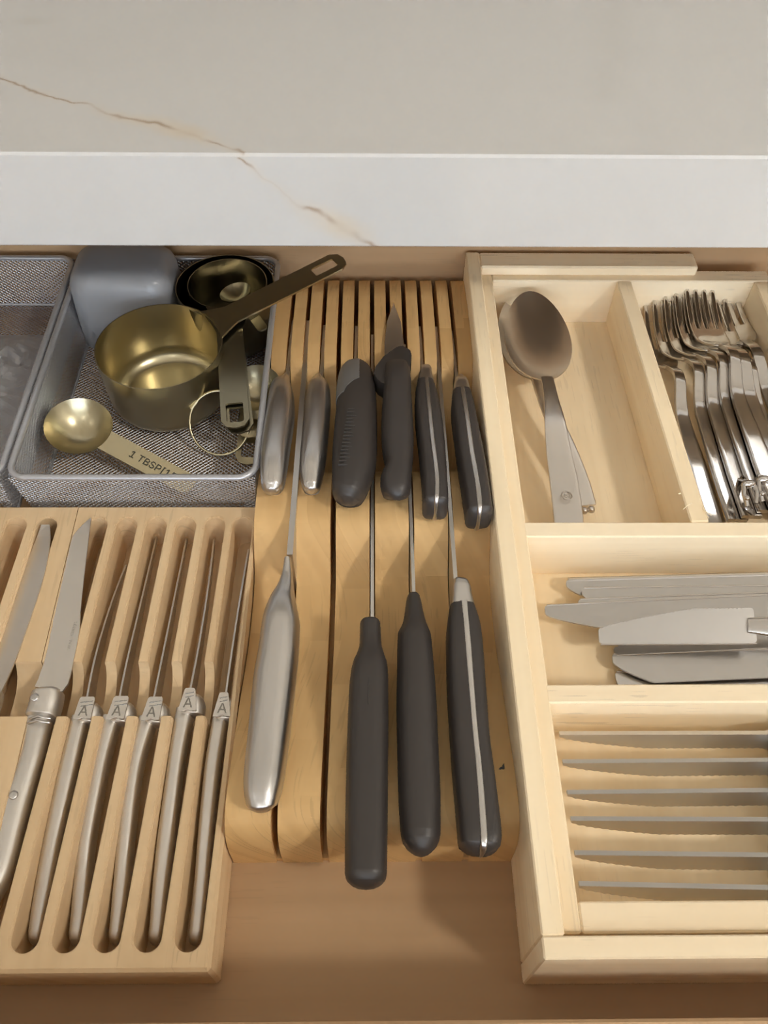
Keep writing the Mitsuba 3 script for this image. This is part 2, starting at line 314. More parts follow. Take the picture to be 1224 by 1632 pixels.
# black-handled long knives
def plain_knife(label, rows, x, y_tip, top0, top1, depth, b, r1, th, e=3.0, h_neck=None):
    t = thing('kitchen_knife', label, 'knife')
    st = [list(r)+[b*(h_neck[i] if h_neck else 1)] for i, r in enumerate(rows)]
    part(t, 'handle', loft(blunt(spline(st, 44), 0.002, r1), 36, e), 'black_plastic', smooth=50)
    part(t, 'blade', tm(slot_blade(x, rows[0][1]-0.006, y_tip, top0, top1, depth, th)), 'blade_steel')
    return t
k = plain_knife('long knife with a square-necked matte black handle reaching furthest over the block front',
    [(-0.0011, 0.221, 0.045, 0.0052), (-0.001, 0.2133, 0.045, 0.0054), (-0.0009, 0.2072, 0.045, 0.0056), (-0.0009, 0.2008, 0.045, 0.0071), (-0.0012, 0.1943, 0.0455, 0.0089), (-0.0017, 0.1849, 0.046, 0.0095), (-0.0021, 0.1638, 0.046, 0.0097), (-0.0026, 0.1281, 0.046, 0.0095), (-0.0028, 0.1011, 0.046, 0.0091), (-0.0029, 0.0917, 0.045, 0.0088)],
    slot_x(6), 0.46, 0.041, 0.036, 0.034, 0.0125, 0.006, 0.0018, 2.9, [.8, .8, .82, .9, 1, 1, 1, 1, 1, 1])
part(k, 'seam', loft([(-0.0016, 0.1837, 0.0586)+(.00022, .0003), (-0.0019, 0.1701, 0.0588)+(.00022, .0003)], 8), 'worn_rubber')
k = plain_knife('long knife with a swelling black handle, between the square-necked and the steel-striped ones',
    [(0.0218, 0.2373, 0.045, 0.003), (0.0217, 0.2331, 0.045, 0.004), (0.0217, 0.2243, 0.045, 0.0052), (0.0217, 0.2169, 0.045, 0.007), (0.0214, 0.2126, 0.0455, 0.0085), (0.0215, 0.1967, 0.046, 0.0091), (0.0213, 0.1731, 0.0465, 0.0097), (0.0212, 0.1363, 0.0465, 0.0096), (0.0212, 0.1196, 0.046, 0.0091), (0.0213, 0.1103, 0.0455, 0.0083), (0.0214, 0.105, 0.0445, 0.0071)],
    slot_x(8), 0.45, 0.041, 0.036, 0.030, 0.0125, 0.009, 0.0018, 2.4, [.6, .65, .75, .85, .95, 1, 1, 1, 1, 1, 1])

def striped_knife(label, bol, rows, strip, x, y_tip, top0, top1, depth, b, th, r1=0.004):
    t = thing('kitchen_knife', label, 'knife')
    st = [list(r)+[b] for r in rows]
    full = loft(blunt(spline(st, 30), 0.0, r1), 36, 4.0)
    part(t, 'handle', full, 'black_plastic', smooth=40)
    bs = [list(r)+[b*f] for r, f in zip(bol, (0.6, 0.9, 1.0, 1.0, 1.0))]
    part(t, 'bolster', loft(spline(bs, 24), 32, 4.5), 'satin_steel', smooth=50, label='brushed steel bolster')
    mid = np.array([list(r[:3])+[r[3]*1.25, b+0.0005] for r in strip])
    part(t, 'tang_strip', loft(blunt(spline(mid, 24), 0.0, r1), 20, 5.0), 'satin_steel', smooth=40, label='bright steel tang along the back of the handle')
    part(t, 'blade', tm(slot_blade(x, bol[0][1]-0.006, y_tip, top0, top1, depth, th)), 'blade_steel')
    return t
striped_knife('short black-handled knife with a steel stripe, second from the right in the block',
    [(0.0342, 0.4061, 0.0445, 0.0008), (0.0344, 0.4022, 0.046, 0.0032), (0.034, 0.3971, 0.0475, 0.0042), (0.0337, 0.3921, 0.048, 0.005), (0.0336, 0.3879, 0.0485, 0.0054)],
    [(0.0336, 0.3882, 0.0485, 0.0054), (0.0337, 0.3772, 0.0495, 0.0071), (0.0345, 0.3535, 0.052, 0.008), (0.0352, 0.3237, 0.0545, 0.0075), (0.0352, 0.2983, 0.057, 0.0071), (0.0347, 0.2841, 0.057, 0.0071)],
    [(0.034, 0.3882, 0.0485, 0.0012), (0.0343, 0.3618, 0.0515, 0.0013), (0.0349, 0.3339, 0.054, 0.0013), (0.0359, 0.3006, 0.057, 0.0013), (0.0348, 0.2836, 0.0572, 0.0013)],
    slot_x(9), 0.47, 0.040, 0.035, 0.022, 0.0105, 0.002)
striped_knife('short black-handled knife with a steel stripe in the rightmost slot, against the pale organizer',
    [(0.0567, 0.3997, 0.0445, 0.0008), (0.0564, 0.3925, 0.046, 0.0034), (0.0561, 0.3864, 0.0475, 0.0048), (0.0558, 0.382, 0.048, 0.0056), (0.0559, 0.379, 0.0485, 0.0059)],
    [(0.0559, 0.3793, 0.0485, 0.0059), (0.056, 0.3691, 0.0495, 0.007), (0.0565, 0.3483, 0.052, 0.0074), (0.0575, 0.3213, 0.0545, 0.0077), (0.0583, 0.2916, 0.057, 0.0074), (0.0587, 0.2776, 0.057, 0.0072)],
    [(0.056, 0.3793, 0.0485, 0.0013), (0.0564, 0.3565, 0.0515, 0.0014), (0.057, 0.3237, 0.0545, 0.0015), (0.0583, 0.2881, 0.057, 0.0015), (0.0581, 0.2766, 0.0572, 0.0012)],
    slot_x(11), 0.465, 0.040, 0.035, 0.022, 0.0105, 0.002)
striped_knife('long black-handled knife with a steel stripe and a wide bolster, rightmost of the long knives',
    [(0.0469, 0.2433, 0.046, 0.0015), (0.0465, 0.2417, 0.046, 0.0042), (0.0465, 0.2385, 0.0455, 0.005), (0.0464, 0.2327, 0.0455, 0.0056), (0.0464, 0.2266, 0.0455, 0.0066)],
    [(0.0464, 0.2266, 0.0455, 0.0066), (0.0466, 0.2126, 0.046, 0.0088), (0.046, 0.183, 0.046, 0.0092), (0.0458, 0.1571, 0.0465, 0.009), (0.0464, 0.1332, 0.047, 0.0093), (0.0469, 0.1151, 0.047, 0.0093), (0.0465, 0.1047, 0.046, 0.0088)],
    [(0.047, 0.227, 0.0455, 0.0017), (0.0472, 0.2001, 0.046, 0.0016), (0.0472, 0.1634, 0.0465, 0.0014), (0.0477, 0.1332, 0.047, 0.0015), (0.0475, 0.1097, 0.047, 0.0016), (0.0471, 0.1042, 0.046, 0.0015)],
    slot_x(10), 0.465, 0.047, 0.039, 0.036, 0.0125, 0.0022, 0.006)

# soft-grip black knife in the middle
t = thing('kitchen_knife', 'short knife with a fat soft-grip black handle and grey collar, third from the left', 'knife')
rows = [(-0.0111, 0.4101, 0.045, 0.0041), (-0.0104, 0.4067, 0.046, 0.0088), (-0.0101, 0.401, 0.047, 0.0109), (-0.01, 0.3903, 0.0485, 0.0119), (-0.0097, 0.3739, 0.05, 0.0124), (-0.0099, 0.3534, 0.052, 0.0129), (-0.0102, 0.3339, 0.054, 0.0131), (-0.0106, 0.3177, 0.056, 0.0126), (-0.012, 0.3052, 0.057, 0.0108), (-0.0136, 0.2961, 0.057, 0.009), (-0.0144, 0.2907, 0.056, 0.0073), (-0.0138, 0.2866, 0.055, 0.0033), (-0.0142, 0.286, 0.054, 0.0012)]
hb = [.55, .8, .92, 1, 1, 1, 1, 1, 1, .95, .8, .5, .2]
grip = loft(blunt(spline([list(r)+[0.0125*max(h, .8 if i > 8 else 0)] for i, (r, h) in enumerate(zip(rows[:-2], hb))], 44), 0, 0.008, 9), 36, 2.3)
part(t, 'handle', grip, 'black_plastic', smooth=60)
cap = loft(spline([(r[0]-0.0004, r[1]+0.0003, r[2], r[3]*1.012, 0.0129*h) for r, h in zip(rows[:5], hb)], 20), 32, 2.3)
cm = man(cap)
cut = prism(Polygon([(x, y) for x, y, z in [(-0.0295, 0.4137, 0.058), (-0.0081, 0.4137, 0.058), (-0.0079, 0.3862, 0.058), (-0.0117, 0.3834, 0.058), (-0.0156, 0.379, 0.058), (-0.0185, 0.3719, 0.058), (-0.0209, 0.3607, 0.058), (-0.0278, 0.3607, 0.058)]]), 0.1)
part(t, 'collar', tm(cm ^ cut), 'grey_plastic', smooth=50, label='grey plastic collar')
part(t, 'blade', tm(slot_blade(slot_x(5), rows[0][1]-0.004, 0.470, 0.040, 0.035, 0.022)), 'blade_steel')
# raised lettering down the grip, worn to short bars as the photograph shows it
a, b = np.array((-0.0102, 0.3581, 0.0645)), np.array((-0.0147, 0.3076, 0.0695))
bars = [frame(m3.Manifold.cube([0.0007, 0.0060*(0.7+0.3*((i*7) % 3)/2), 0.0012]), a+(b-a)*(i+0.5)/17-np.array([0.0042, 0, 0.0012]), b-a, (1, 0.05, 0)) for i in range(17)]
part(t, 'lettering', trimesh.util.concatenate(bars), 'worn_rubber', kind='stuff')

# crooked boning knife lying on top of the slats
t = thing('kitchen_knife', 'small knife with a hooked black handle, its short blade lying bare on the slats', 'knife')
ctr = [(0.0156, 0.4012, 0.0545, 0.008), (0.0159, 0.3904, 0.055, 0.0085), (0.0156, 0.3799, 0.055, 0.0086), (0.0153, 0.3663, 0.055, 0.0092), (0.015, 0.3446, 0.056, 0.0096), (0.015, 0.3317, 0.0565, 0.0092), (0.0153, 0.3216, 0.057, 0.0083), (0.0152, 0.3152, 0.0572, 0.0077), (0.0143, 0.3103, 0.0575, 0.0083), (0.0133, 0.3048, 0.0575, 0.0088), (0.0135, 0.2988, 0.057, 0.0079), (0.0138, 0.2951, 0.056, 0.0055), (0.0136, 0.2943, 0.055, 0.0021)]
hh = [.8, 1, 1, 1, 1, 1, 1, 1, 1, 1, .95, .8, .4]
body = loft(spline([list(r)+[0.010*h] for r, h in zip(ctr, hh)], 44), 32, 2.6)
gp = [(0.0015, 0.3922, 0.05), (0.0024, 0.3973, 0.05), (0.0077, 0.4072, 0.05), (0.0163, 0.4161, 0.05), (0.0196, 0.417, 0.05), (0.024, 0.4131, 0.05), (0.0247, 0.4084, 0.05), (0.0237, 0.3991, 0.05), (0.0206, 0.3877, 0.05), (0.0074, 0.3833, 0.05), (0.0039, 0.3866, 0.05)]
guard = prism(Polygon([(x, y) for x, y, z in gp]).buffer(-0.001).buffer(0.0015), 0.013).translate([0, 0, 0.0465])
part(t, 'handle', union(body, guard), 'black_plastic', smooth=50)
bl = [(0.015, 0.4759, 0.0465), (0.0197, 0.4556, 0.0465), (0.021, 0.4359, 0.0465), (0.0208, 0.4193, 0.0465), (0.016, 0.4145, 0.0465), (0.0081, 0.4121, 0.0465), (0.0084, 0.4358, 0.0465), (0.0103, 0.4569, 0.0465)]
blm = prism(Polygon([(x, y) for x, y, z in bl]), 0.0014).translate([0, 0, 0.0453])
part(t, 'blade', tm(blm), 'blade_steel', smooth=False)
bev = [(0.0083, 0.4344, 0.0478), (0.0103, 0.4553, 0.0478), (0.015, 0.4739, 0.0478), (0.017, 0.4502, 0.0478), (0.0127, 0.4161, 0.0478), (0.0081, 0.4113, 0.0478)]
pts = [(x, y, 0.0466) for x, y, z in bev]+[(x+0.0012*(i in (3, 4)), y, 0.0472 if i in (3, 4) else 0.0467) for i, (x, y, z) in enumerate(bev)]
part(t, 'blade_bevel', tm(m3.Manifold.hull_points(pts)), 'blade_steel')

t = thing('crumb', 'tiny black crumb lying on the knife block beside the rightmost long handle', 'crumb')
cp = [(0.0591, 0.1455, 0.037), (0.0604, 0.147, 0.037), (0.0613, 0.1473, 0.037), (0.0621, 0.1488, 0.037), (0.0622, 0.1467, 0.037), (0.0608, 0.1452, 0.037)]
put(t, tm(prism(Polygon([(x, y) for x, y, z in cp]).buffer(0.0002), 0.0012).translate([0, 0, 0.0372])), 'black_plastic')

# ------------------------------------------------------------------ steak-knife tray
TX0, TX1, TY0, TY1, TZ = -0.262, -0.0676, 0.0633, 0.3085, 0.032
t = thing('knife_tray', 'solid beech knife tray with long routed slots for the steel steak knives', 'knife tray')
CEN = [(-.0753, -.0785), (-.0912, -.0958), (-.1081, -.1131), (-.1251, -.1304), (-.1422, -.1477), (-.1594, -.1655), (-.1885, -.194), (-.2060, -.212), (-.2235, -.2295), (-.241, -.247)]
def slot_at(i, y): a, b = CEN[i]; return b+(a-b)*(y-0.07)/(0.3-0.07)
tray = man(rbox(TX0, TX1, TY0, TY1, 0.0003, TZ, 0.0015))
for i in range(len(CEN)):
    ln = LineString([(slot_at(i, 0.0765), 0.0765), (slot_at(i, 0.294), 0.294)])
    tray = tray-prism(ln.buffer(0.0059, 16), 0.05).translate([0, 0, 0.006])
    for k in range(4):
        tray = tray-prism(ln.buffer(0.0059+0.0016*(k+1)/4, 16), 0.02).translate([0, 0, TZ-0.0016+0.0016*math.sqrt(1-(1-(k+0.5)/4)**2)])
well = m3.Manifold.hull_points([(x, y, z) for x in (-0.30, -0.0725) for y, z in [(.1765, .06), (.1765, .019)]+[(.1765+.012+.018*math.sin(q), .033-.014*math.cos(q)) for q in np.linspace(0, 1.5, 8)]+[(.2065, .06)]])
tray = tray-well
JX = -0.1705
jl = cube(JX-0.0002, JX+0.0002, TY0-0.01, TY1+0.01, -0.01, 0.05).rotate([0, 0, 1.1]).translate([0.0035, 0.0035, 0])
half = m3.Manifold.cube([1, 1, 1]).translate([0, -0.3, -0.5]).rotate([0, 0, 1.1]).translate([JX+0.0037, 0.0035, 0])
part(t, 'board', tm(tray ^ half), 'beech', smooth=25)
part(t, 'board', tm((tray-half)-jl), 'beech', smooth=25)

G_STEAK = 'steak knives in the beech tray'
def on_edge(label, i, plate, spine, hrows):
    t = thing('steak_knife', label, 'steak knife', G_STEAK)
    st = [list(r)+[0.0058] for r in hrows]
    part(t, 'handle', loft(blunt(spline(st, 36), 0.0, 0.006), 28, 3.4), 'worn_steel', smooth=50)
    # bolster: rounded body under a flared plate
    (ax, ay, az, aw), (bx, by, bz, bw) = plate
    part(t, 'bolster', loft(blunt([(ax+0.001, ay+0.001, az-0.007, 0.0042, 0.0062), ((ax+bx)/2+0.0012, (ay+by)/2, az-0.0075, 0.0062, 0.007), (bx+0.001, by, bz-0.0075, 0.0058, 0.0068)], 0.004, 0.0015), 28, 2.4), 'worn_steel', smooth=50)
    m, w2 = [], bw
    n = 9
    q = [(-aw, 0), (-aw*0.8, 0.0008), (aw*0.8, 0.0008), (aw, 0), (bw, -(ay-by)), (bw*0.55, -(ay-by)+0.0002), (0, -(ay-by)+0.0011), (-bw*0.55, -(ay-by)+0.0002), (-bw, -(ay-by))]
    sh = (bx-ax)/(ay-by)
    poly = Polygon([(ax+x-sh*y, ay+y) for x, y in q]).buffer(-0.0003).buffer(0.0005)
    k = part(t, 'bee_plate', tm(prism(poly, 0.0012).translate([0, 0, az-0.0006])), 'worn_steel', smooth=30)
    let = meshkit.text_mesh('A', 0.0052, 0.0004)
    let.apply_translation([-let.centroid[0], 0, 0])
    part(k, 'emblem', frame(let, (ax+sh*(ay-by)*0.86, ay-(ay-by)*0.86, az+0.0005), (1, sh*0.3, 0), (-sh, 1, 0)), 'engraved', label='embossed A-shaped emblem')
    lines = [tube([(ax-aw*0.8, ay-0.0022, az+0.0006), (ax+aw*0.9, ay-0.0014, az+0.0006)], 0.00025, 5), tube([(ax-aw*0.7, ay-0.0042, az+0.0006), (ax+aw*1.0, ay-0.0032, az+0.0006)], 0.00025, 5)]
    part(k, 'engraving', trimesh.util.concatenate(lines), 'engraved', kind='stuff')
    sp = np.array(spine); s = spline(sp, 12)
    top = s; h = np.linspace(0.0125, 0.003, 12)
    V = np.vstack([top+[-.0005, 0, 0], top+[.0005, 0, 0], top+[.0004, 0, 0]-np.c_[0*h, 0*h, h], top+[-.0004, 0, 0]-np.c_[0*h, 0*h, h]])
    F = []
    for a in range(11):
        for c in range(4):
            d = (c+1) % 4; F += [[c*12+a, c*12+a+1, d*12+a+1], [c*12+a, d*12+a+1, d*12+a]]
    F += [[0, 12, 24], [0, 24, 36], [11, 35, 23], [11, 47, 35]]
    bl = trimesh.Trimesh(V, F, process=False)
    if bl.volume < 0: bl.invert()
    part(t, 'blade', bl, 'blade_steel')
on_edge('steel steak knife on edge, third from the left beside the knife lying flat', 4, ((-0.1432, 0.1859, 0.0315, 0.0036), (-0.1438, 0.1753, 0.0305, 0.0041)),
    [(-0.1446, 0.1871, 0.029), (-0.1464, 0.2224, 0.024), (-0.1438, 0.2781, 0.015)], [(-0.1473, 0.1792, 0.0225, 0.0041), (-0.1482, 0.1501, 0.0215, 0.0046), (-0.1488, 0.1203, 0.019, 0.0042), (-0.149, 0.1018, 0.0165, 0.004), (-0.1492, 0.0843, 0.0135, 0.0034), (-0.1493, 0.077, 0.012, 0.003)])
on_edge('steel steak knife on edge, fourth from the left in the beech tray', 3, ((-0.1263, 0.1862, 0.0315, 0.0036), (-0.1274, 0.1752, 0.0305, 0.0042)),
    [(-0.1282, 0.1874, 0.029), (-0.1291, 0.2165, 0.025), (-0.1292, 0.2997, 0.015)], [(-0.1316, 0.1791, 0.0225, 0.0043), (-0.1339, 0.1501, 0.0215, 0.0046), (-0.1335, 0.1202, 0.019, 0.0038), (-0.1321, 0.1017, 0.0165, 0.0037), (-0.1313, 0.0842, 0.0135, 0.0034), (-0.1314, 0.0768, 0.012, 0.0032)])
on_edge('steel steak knife on edge, third from the right in the beech tray', 2, ((-0.1091, 0.1858, 0.0315, 0.0035), (-0.1101, 0.1745, 0.0305, 0.0043)),
    [(-0.1108, 0.1873, 0.029), (-0.111, 0.2234, 0.024), (-0.1112, 0.2969, 0.015)], [(-0.1133, 0.1783, 0.0225, 0.0044), (-0.1164, 0.15, 0.0215, 0.0041), (-0.1153, 0.1201, 0.019, 0.0038), (-0.1142, 0.1016, 0.0165, 0.0036), (-0.1139, 0.0841, 0.0135, 0.0031), (-0.1142, 0.0767, 0.012, 0.0029)])
on_edge('steel steak knife on edge, second from the right, set slightly further back', 1, ((-0.0924, 0.1905, 0.0315, 0.0025), (-0.0924, 0.1794, 0.0305, 0.0044)),
    [(-0.093, 0.1917, 0.029), (-0.0927, 0.2179, 0.025), (-0.0947, 0.2969, 0.015)], [(-0.0952, 0.183, 0.0225, 0.0045), (-0.0963, 0.1499, 0.0215, 0.0038), (-0.0963, 0.12, 0.019, 0.0041), (-0.0963, 0.1015, 0.0165, 0.0037), (-0.096, 0.0839, 0.0135, 0.0034), (-0.0968, 0.0766, 0.012, 0.0033)])
on_edge('steel steak knife on edge, rightmost in the beech tray, beside the knife block', 0, ((-0.075, 0.188, 0.0315, 0.0022), (-0.075, 0.1763, 0.0305, 0.0042)),
    [(-0.0746, 0.1899, 0.029), (-0.0744, 0.2246, 0.025), (-0.0732, 0.2884, 0.016)], [(-0.0767, 0.1799, 0.0225, 0.0038), (-0.0782, 0.1498, 0.0215, 0.0037), (-0.0781, 0.1199, 0.019, 0.0035), (-0.0779, 0.1014, 0.0165, 0.0033), (-0.0781, 0.0838, 0.0135, 0.0034), (-0.0791, 0.0765, 0.012, 0.0033)])

def flat_steak(label, blade, zl, zr, bol, hrows, rivets, script):
    t = thing('steak_knife', label, 'steak knife', G_STEAK)
    right, left = blade
    R = spline(np.array(right), 26); Lf = spline(np.array(left), 26)
    w = 0.00035*np.abs(np.sin(np.linspace(0, 11*np.pi, 26)))*(np.linspace(0, 1, 26) > 0.12)   # scalloped cutting edge
    Lf[:, 0] += w
    d = np.array([0, 0, 0.0012]); V = np.vstack([R, Lf, R-d, Lf-d]); F = []
    for a in range(25):
        b = a+1
        F += [[a, 26+a, 26+b], [a, 26+b, b], [52+a, 78+b, 78+a], [52+a, 52+b, 78+b], [a, b, 52+b], [a, 52+b, 52+a], [26+a, 78+b, 26+b], [26+a, 78+a, 78+b]]
    F += [[0, 52, 78], [0, 78, 26], [25, 51, 77], [51, 103, 77]]
    bl = trimesh.Trimesh(V, F, process=False)
    part(t, 'blade', bl, 'worn_steel')
    st = [list(r)+[0.0065] for r in hrows]
    part(t, 'handle', loft(blunt(spline(st, 36), 0.0, 0.006), 28, 2.6), 'worn_steel', smooth=50)
    part(t, 'bolster', loft(blunt(spline([list(r)+[0.0078] for r in bol], 14), 0.003, 0.0015), 28, 2.8), 'worn_steel', smooth=50)
    for p in rivets: part(t, 'rivet', tm(m3.Manifold.sphere(0.0022, 20).scale([1, 1, 0.4]).translate(p)), 'satin_steel', smooth=True)
    if script:
        a, b = np.array(script[0]), np.array(script[1]); g = np.random.default_rng(8); w = b-a; side = np.array([-w[1], w[0], 0])/np.linalg.norm(w)
        tk = [tube([a+w*f_+side*(-0.0007), a+w*(f_+0.01*q)+side*(0.0007+0.0005*(f_ < .2))], 0.00011, 4) for f_, q in zip(np.linspace(0, 1, 17), g.uniform(-3, 3, 17)) if abs(f_-0.6) > 0.05]
        part(t, 'engraving', trimesh.util.concatenate(tk), 'engraved', kind='stuff', label='fine worn lettering engraved along the blade')
    return t
k = flat_steak('steak knife lying flat, its engraved blade and riveted handle facing up', ([(-0.1634, 0.2986, 0.0335), (-0.1619, 0.2838, 0.0335), (-0.1571, 0.2394, 0.0333), (-0.1547, 0.2215, 0.0332), (-0.1541, 0.1952, 0.033), (-0.1563, 0.1894, 0.033)], [(-0.1643, 0.2977, 0.0335), (-0.1718, 0.2825, 0.0328), (-0.1711, 0.258, 0.0326), (-0.1704, 0.2333, 0.0325), (-0.1695, 0.209, 0.0325), (-0.171, 0.1924, 0.0325)]), .027, .0335,
    [(-0.1644, 0.1922, 0.03, 0.007), (-0.1641, 0.1866, 0.0295, 0.0077), (-0.1648, 0.1789, 0.0285, 0.0077), (-0.165, 0.176, 0.0285, 0.0073)],
    [(-0.1666, 0.1772, 0.0265, 0.0064), (-0.1654, 0.1599, 0.0265, 0.0055), (-0.1662, 0.1486, 0.026, 0.0057), (-0.1683, 0.1301, 0.025, 0.0069), (-0.1692, 0.1079, 0.024, 0.0072), (-0.172, 0.092, 0.024, 0.0055), (-0.1744, 0.0819, 0.024, 0.0041)],
    [(-0.1675, 0.1842, 0.0375), (-0.1677, 0.1373, 0.0325)], ((-0.1581, 0.2288, 0.0336), (-0.1581, 0.2131, 0.0336)))
p0, p1 = (-0.1688, 0.1744, 0.0365), (-0.1585, 0.1747, 0.0365)
part(k, 'collar_ring', trimesh.util.concatenate([tube([np.array(p0)-[0, q, 0.003], (np.array(p0)+np.array(p1))/2-[0, q, -0.0001], np.array(p1)-[0, q, 0.003]], 0.0007, 8) for q in (0, 0.0022)]), 'polished_steel', smooth=True, kind='stuff')
flat_steak('steak knife lying flat, leftmost in the beech tray, cut off by the picture edge', ([(-0.1865, 0.294, 0.033), (-0.1837, 0.2833, 0.033), (-0.1816, 0.2578, 0.033), (-0.1833, 0.2187, 0.033), (-0.1847, 0.2034, 0.033), (-0.1871, 0.1885, 0.033)], [(-0.1916, 0.2947, 0.032), (-0.1939, 0.2853, 0.029), (-0.1968, 0.2635, 0.028), (-0.2006, 0.2324, 0.0275), (-0.2033, 0.2109, 0.027), (-0.2069, 0.1948, 0.027)]), .027, .033,
    [(-0.1965, 0.1923, 0.03, 0.0079), (-0.1959, 0.1867, 0.0295, 0.0087), (-0.1968, 0.1791, 0.0285, 0.0081), (-0.1974, 0.1761, 0.0285, 0.0073)],
    [(-0.1991, 0.1773, 0.0265, 0.0064), (-0.1982, 0.1601, 0.0265, 0.0066), (-0.1992, 0.1478, 0.026, 0.006), (-0.2006, 0.1303, 0.025, 0.0061), (-0.2023, 0.1081, 0.024, 0.0064), (-0.2035, 0.0922, 0.024, 0.0055)],
    [(-0.199, 0.1844, 0.0375)], None)

# ------------------------------------------------------------------ mesh baskets
def strands(o, eu, ev, W, Hh, pu, pv, r=0.00037, trap=0.0, rng=None):
    """diamond wire mesh filling the rectangle o + u eu (0..W) + v ev (0..Hh); pu, pv: the diamond's size; trap narrows it at v = 0"""
    o, eu, ev = (np.array(q, float) for q in (o, eu, ev)); nn = np.cross(eu, ev)
    V, F = [], []
    rect = Polygon([(trap, 0), (W-trap, 0), (W, Hh), (0, Hh)])
    k = pv/pu
    for sgn in (1, -1):
        n = int((W+Hh/k)/pu)+3
        for i in range(-2, n):
            u0 = i*pu if sgn < 0 else i*pu-Hh/k
            a, b = (u0, 0), (u0+sgn*Hh/k, Hh) if sgn > 0 else (u0-Hh/k, Hh)
            seg = rect.intersection(LineString([a, b]))
            if seg.is_empty or seg.geom_type != 'LineString' or seg.length < 1e-4: continue
            (x0, y0), (x1, y1) = seg.coords[0], seg.coords[-1]
            p, q = o+x0*eu+y0*ev, o+x1*eu+y1*ev
            d = (q-p)/np.linalg.norm(q-p); s = np.cross(d, nn); s /= np.linalg.norm(s)
            h = nn*(0.25*r*sgn)
            base = len(V)
            for c in (p, q):
                V += [c+s*r+h, c+nn*r*0.7+h, c-s*r+h, c-nn*r*0.7+h]
            for c in range(4):
                e = (c+1) % 4; F += [[base+c, base+e, base+4+e], [base+c, base+4+e, base+4+c]]
    return trimesh.Trimesh(np.array(V), np.array(F), process=False)
def basket(label, x0, x1, y0, y1, zr, zf, taper):
    t = thing('mesh_basket', label, 'basket')
    rr = 0.0020; cr = 0.010
    path = np.array(sbox(x0, y0, x1, y1).buffer(-cr).buffer(cr, 10).exterior.coords)[:-1]
    part(t, 'rim', tube(np.c_[path, np.full(len(path), zr)], rr, 14, closed=True), 'rim_paint', smooth=True)
    bx0, bx1, by0, by1 = x0+taper, x1-taper, y0+taper, y1-taper
    part(t, 'mesh_panel', strands((bx0, by0, zf), (1, 0, 0), (0, 1, 0), bx1-bx0, by1-by0, 0.0034, 0.0028), 'wire_steel', kind='stuff')
    hgt = zr-zf; Lh = math.hypot(hgt, taper)
    for o, eu, ev, W in (((x0, by0, zf), (1, 0, 0), (0, -taper/Lh, hgt/Lh), x1-x0), ((x1, by1, zf), (-1, 0, 0), (0, taper/Lh, hgt/Lh), x1-x0),
                         ((bx0, y1, zf), (0, -1, 0), (-taper/Lh, 0, hgt/Lh), y1-y0), ((bx1, y0, zf), (0, 1, 0), (taper/Lh, 0, hgt/Lh), y1-y0)):
        part(t, 'mesh_panel', strands(o, eu, ev, W, Lh, 0.0034, 0.0027, trap=taper), 'wire_steel', kind='stuff')
    fp = [np.r_[p, zf] for p in np.array(sbox(bx0, by0, bx1, by1).exterior.coords)[:-1]]
    part(t, 'base_wire', tube(sum([[fp[i]*(1-s)+fp[(i+1) % 4]*s for s in (0.02, 0.5, 0.98)] for i in range(4)], []), 0.0013, 8, closed=True), 'rim_paint', smooth=True)
    feet = [m3.Manifold.cylinder(zf, 0.004, 0.004, 16).translate([x, y, 0]) for x in (bx0+0.004, bx1-0.004) for y in (by0+0.006, by1-0.006)]
    for f_ in feet: part(t, 'foot', tm(f_), 'rim_paint')
basket('silver wire mesh basket holding the brass measuring cups and the translucent cup', -0.2068, -0.0668, 0.3098, 0.5125, 0.0565, 0.018, 0.0038)
basket('silver wire mesh basket at the far left holding a crumpled clear plastic bag', -0.350, -0.2120, 0.3098, 0.5125, 0.0565, 0.018, 0.0038)

# crumpled clear bag
t = thing('plastic_bag', 'crumpled clear plastic bag inside the left mesh basket', 'plastic bag')
n = 60
gx, gy = np.meshgrid(np.linspace(-0.335, -0.228, n), np.linspace(0.325, 0.47, n), indexing='ij')
q = np.stack([gx*60, gy*60, 0*gx], -1)
ridge = 1-np.abs(meshkit.fbm(q, 3, 5)*2-1)*1.6
edge = np.clip(np.minimum.reduce([gx+0.337, -0.226-gx, gy-0.323, 0.472-gy])/0.02, 0, 1)
gz = 0.021+0.020*edge*(0.4+0.8*ridge*meshkit.fbm(q*0.4, 2, 3))+0.008*(np.abs(meshkit.noise(q*2.2, 2)-0.5)+np.abs(meshkit.noise(q*4.1, 7)-0.5)*0.5)*edge
V = np.stack([gx, gy, gz], -1).reshape(-1, 3); ii = np.arange(n*n).reshape(n, n)
F = np.vstack([np.c_[ii[:-1, :-1].ravel(), ii[1:, :-1].ravel(), ii[1:, 1:].ravel()], np.c_[ii[:-1, :-1].ravel(), ii[1:, 1:].ravel(), ii[:-1, 1:].ravel()]])
put(t, trimesh.Trimesh(V, F, process=False), 'clear_film')

# ------------------------------------------------------------------ what lies in the right-hand basket
FZ = 0.0185
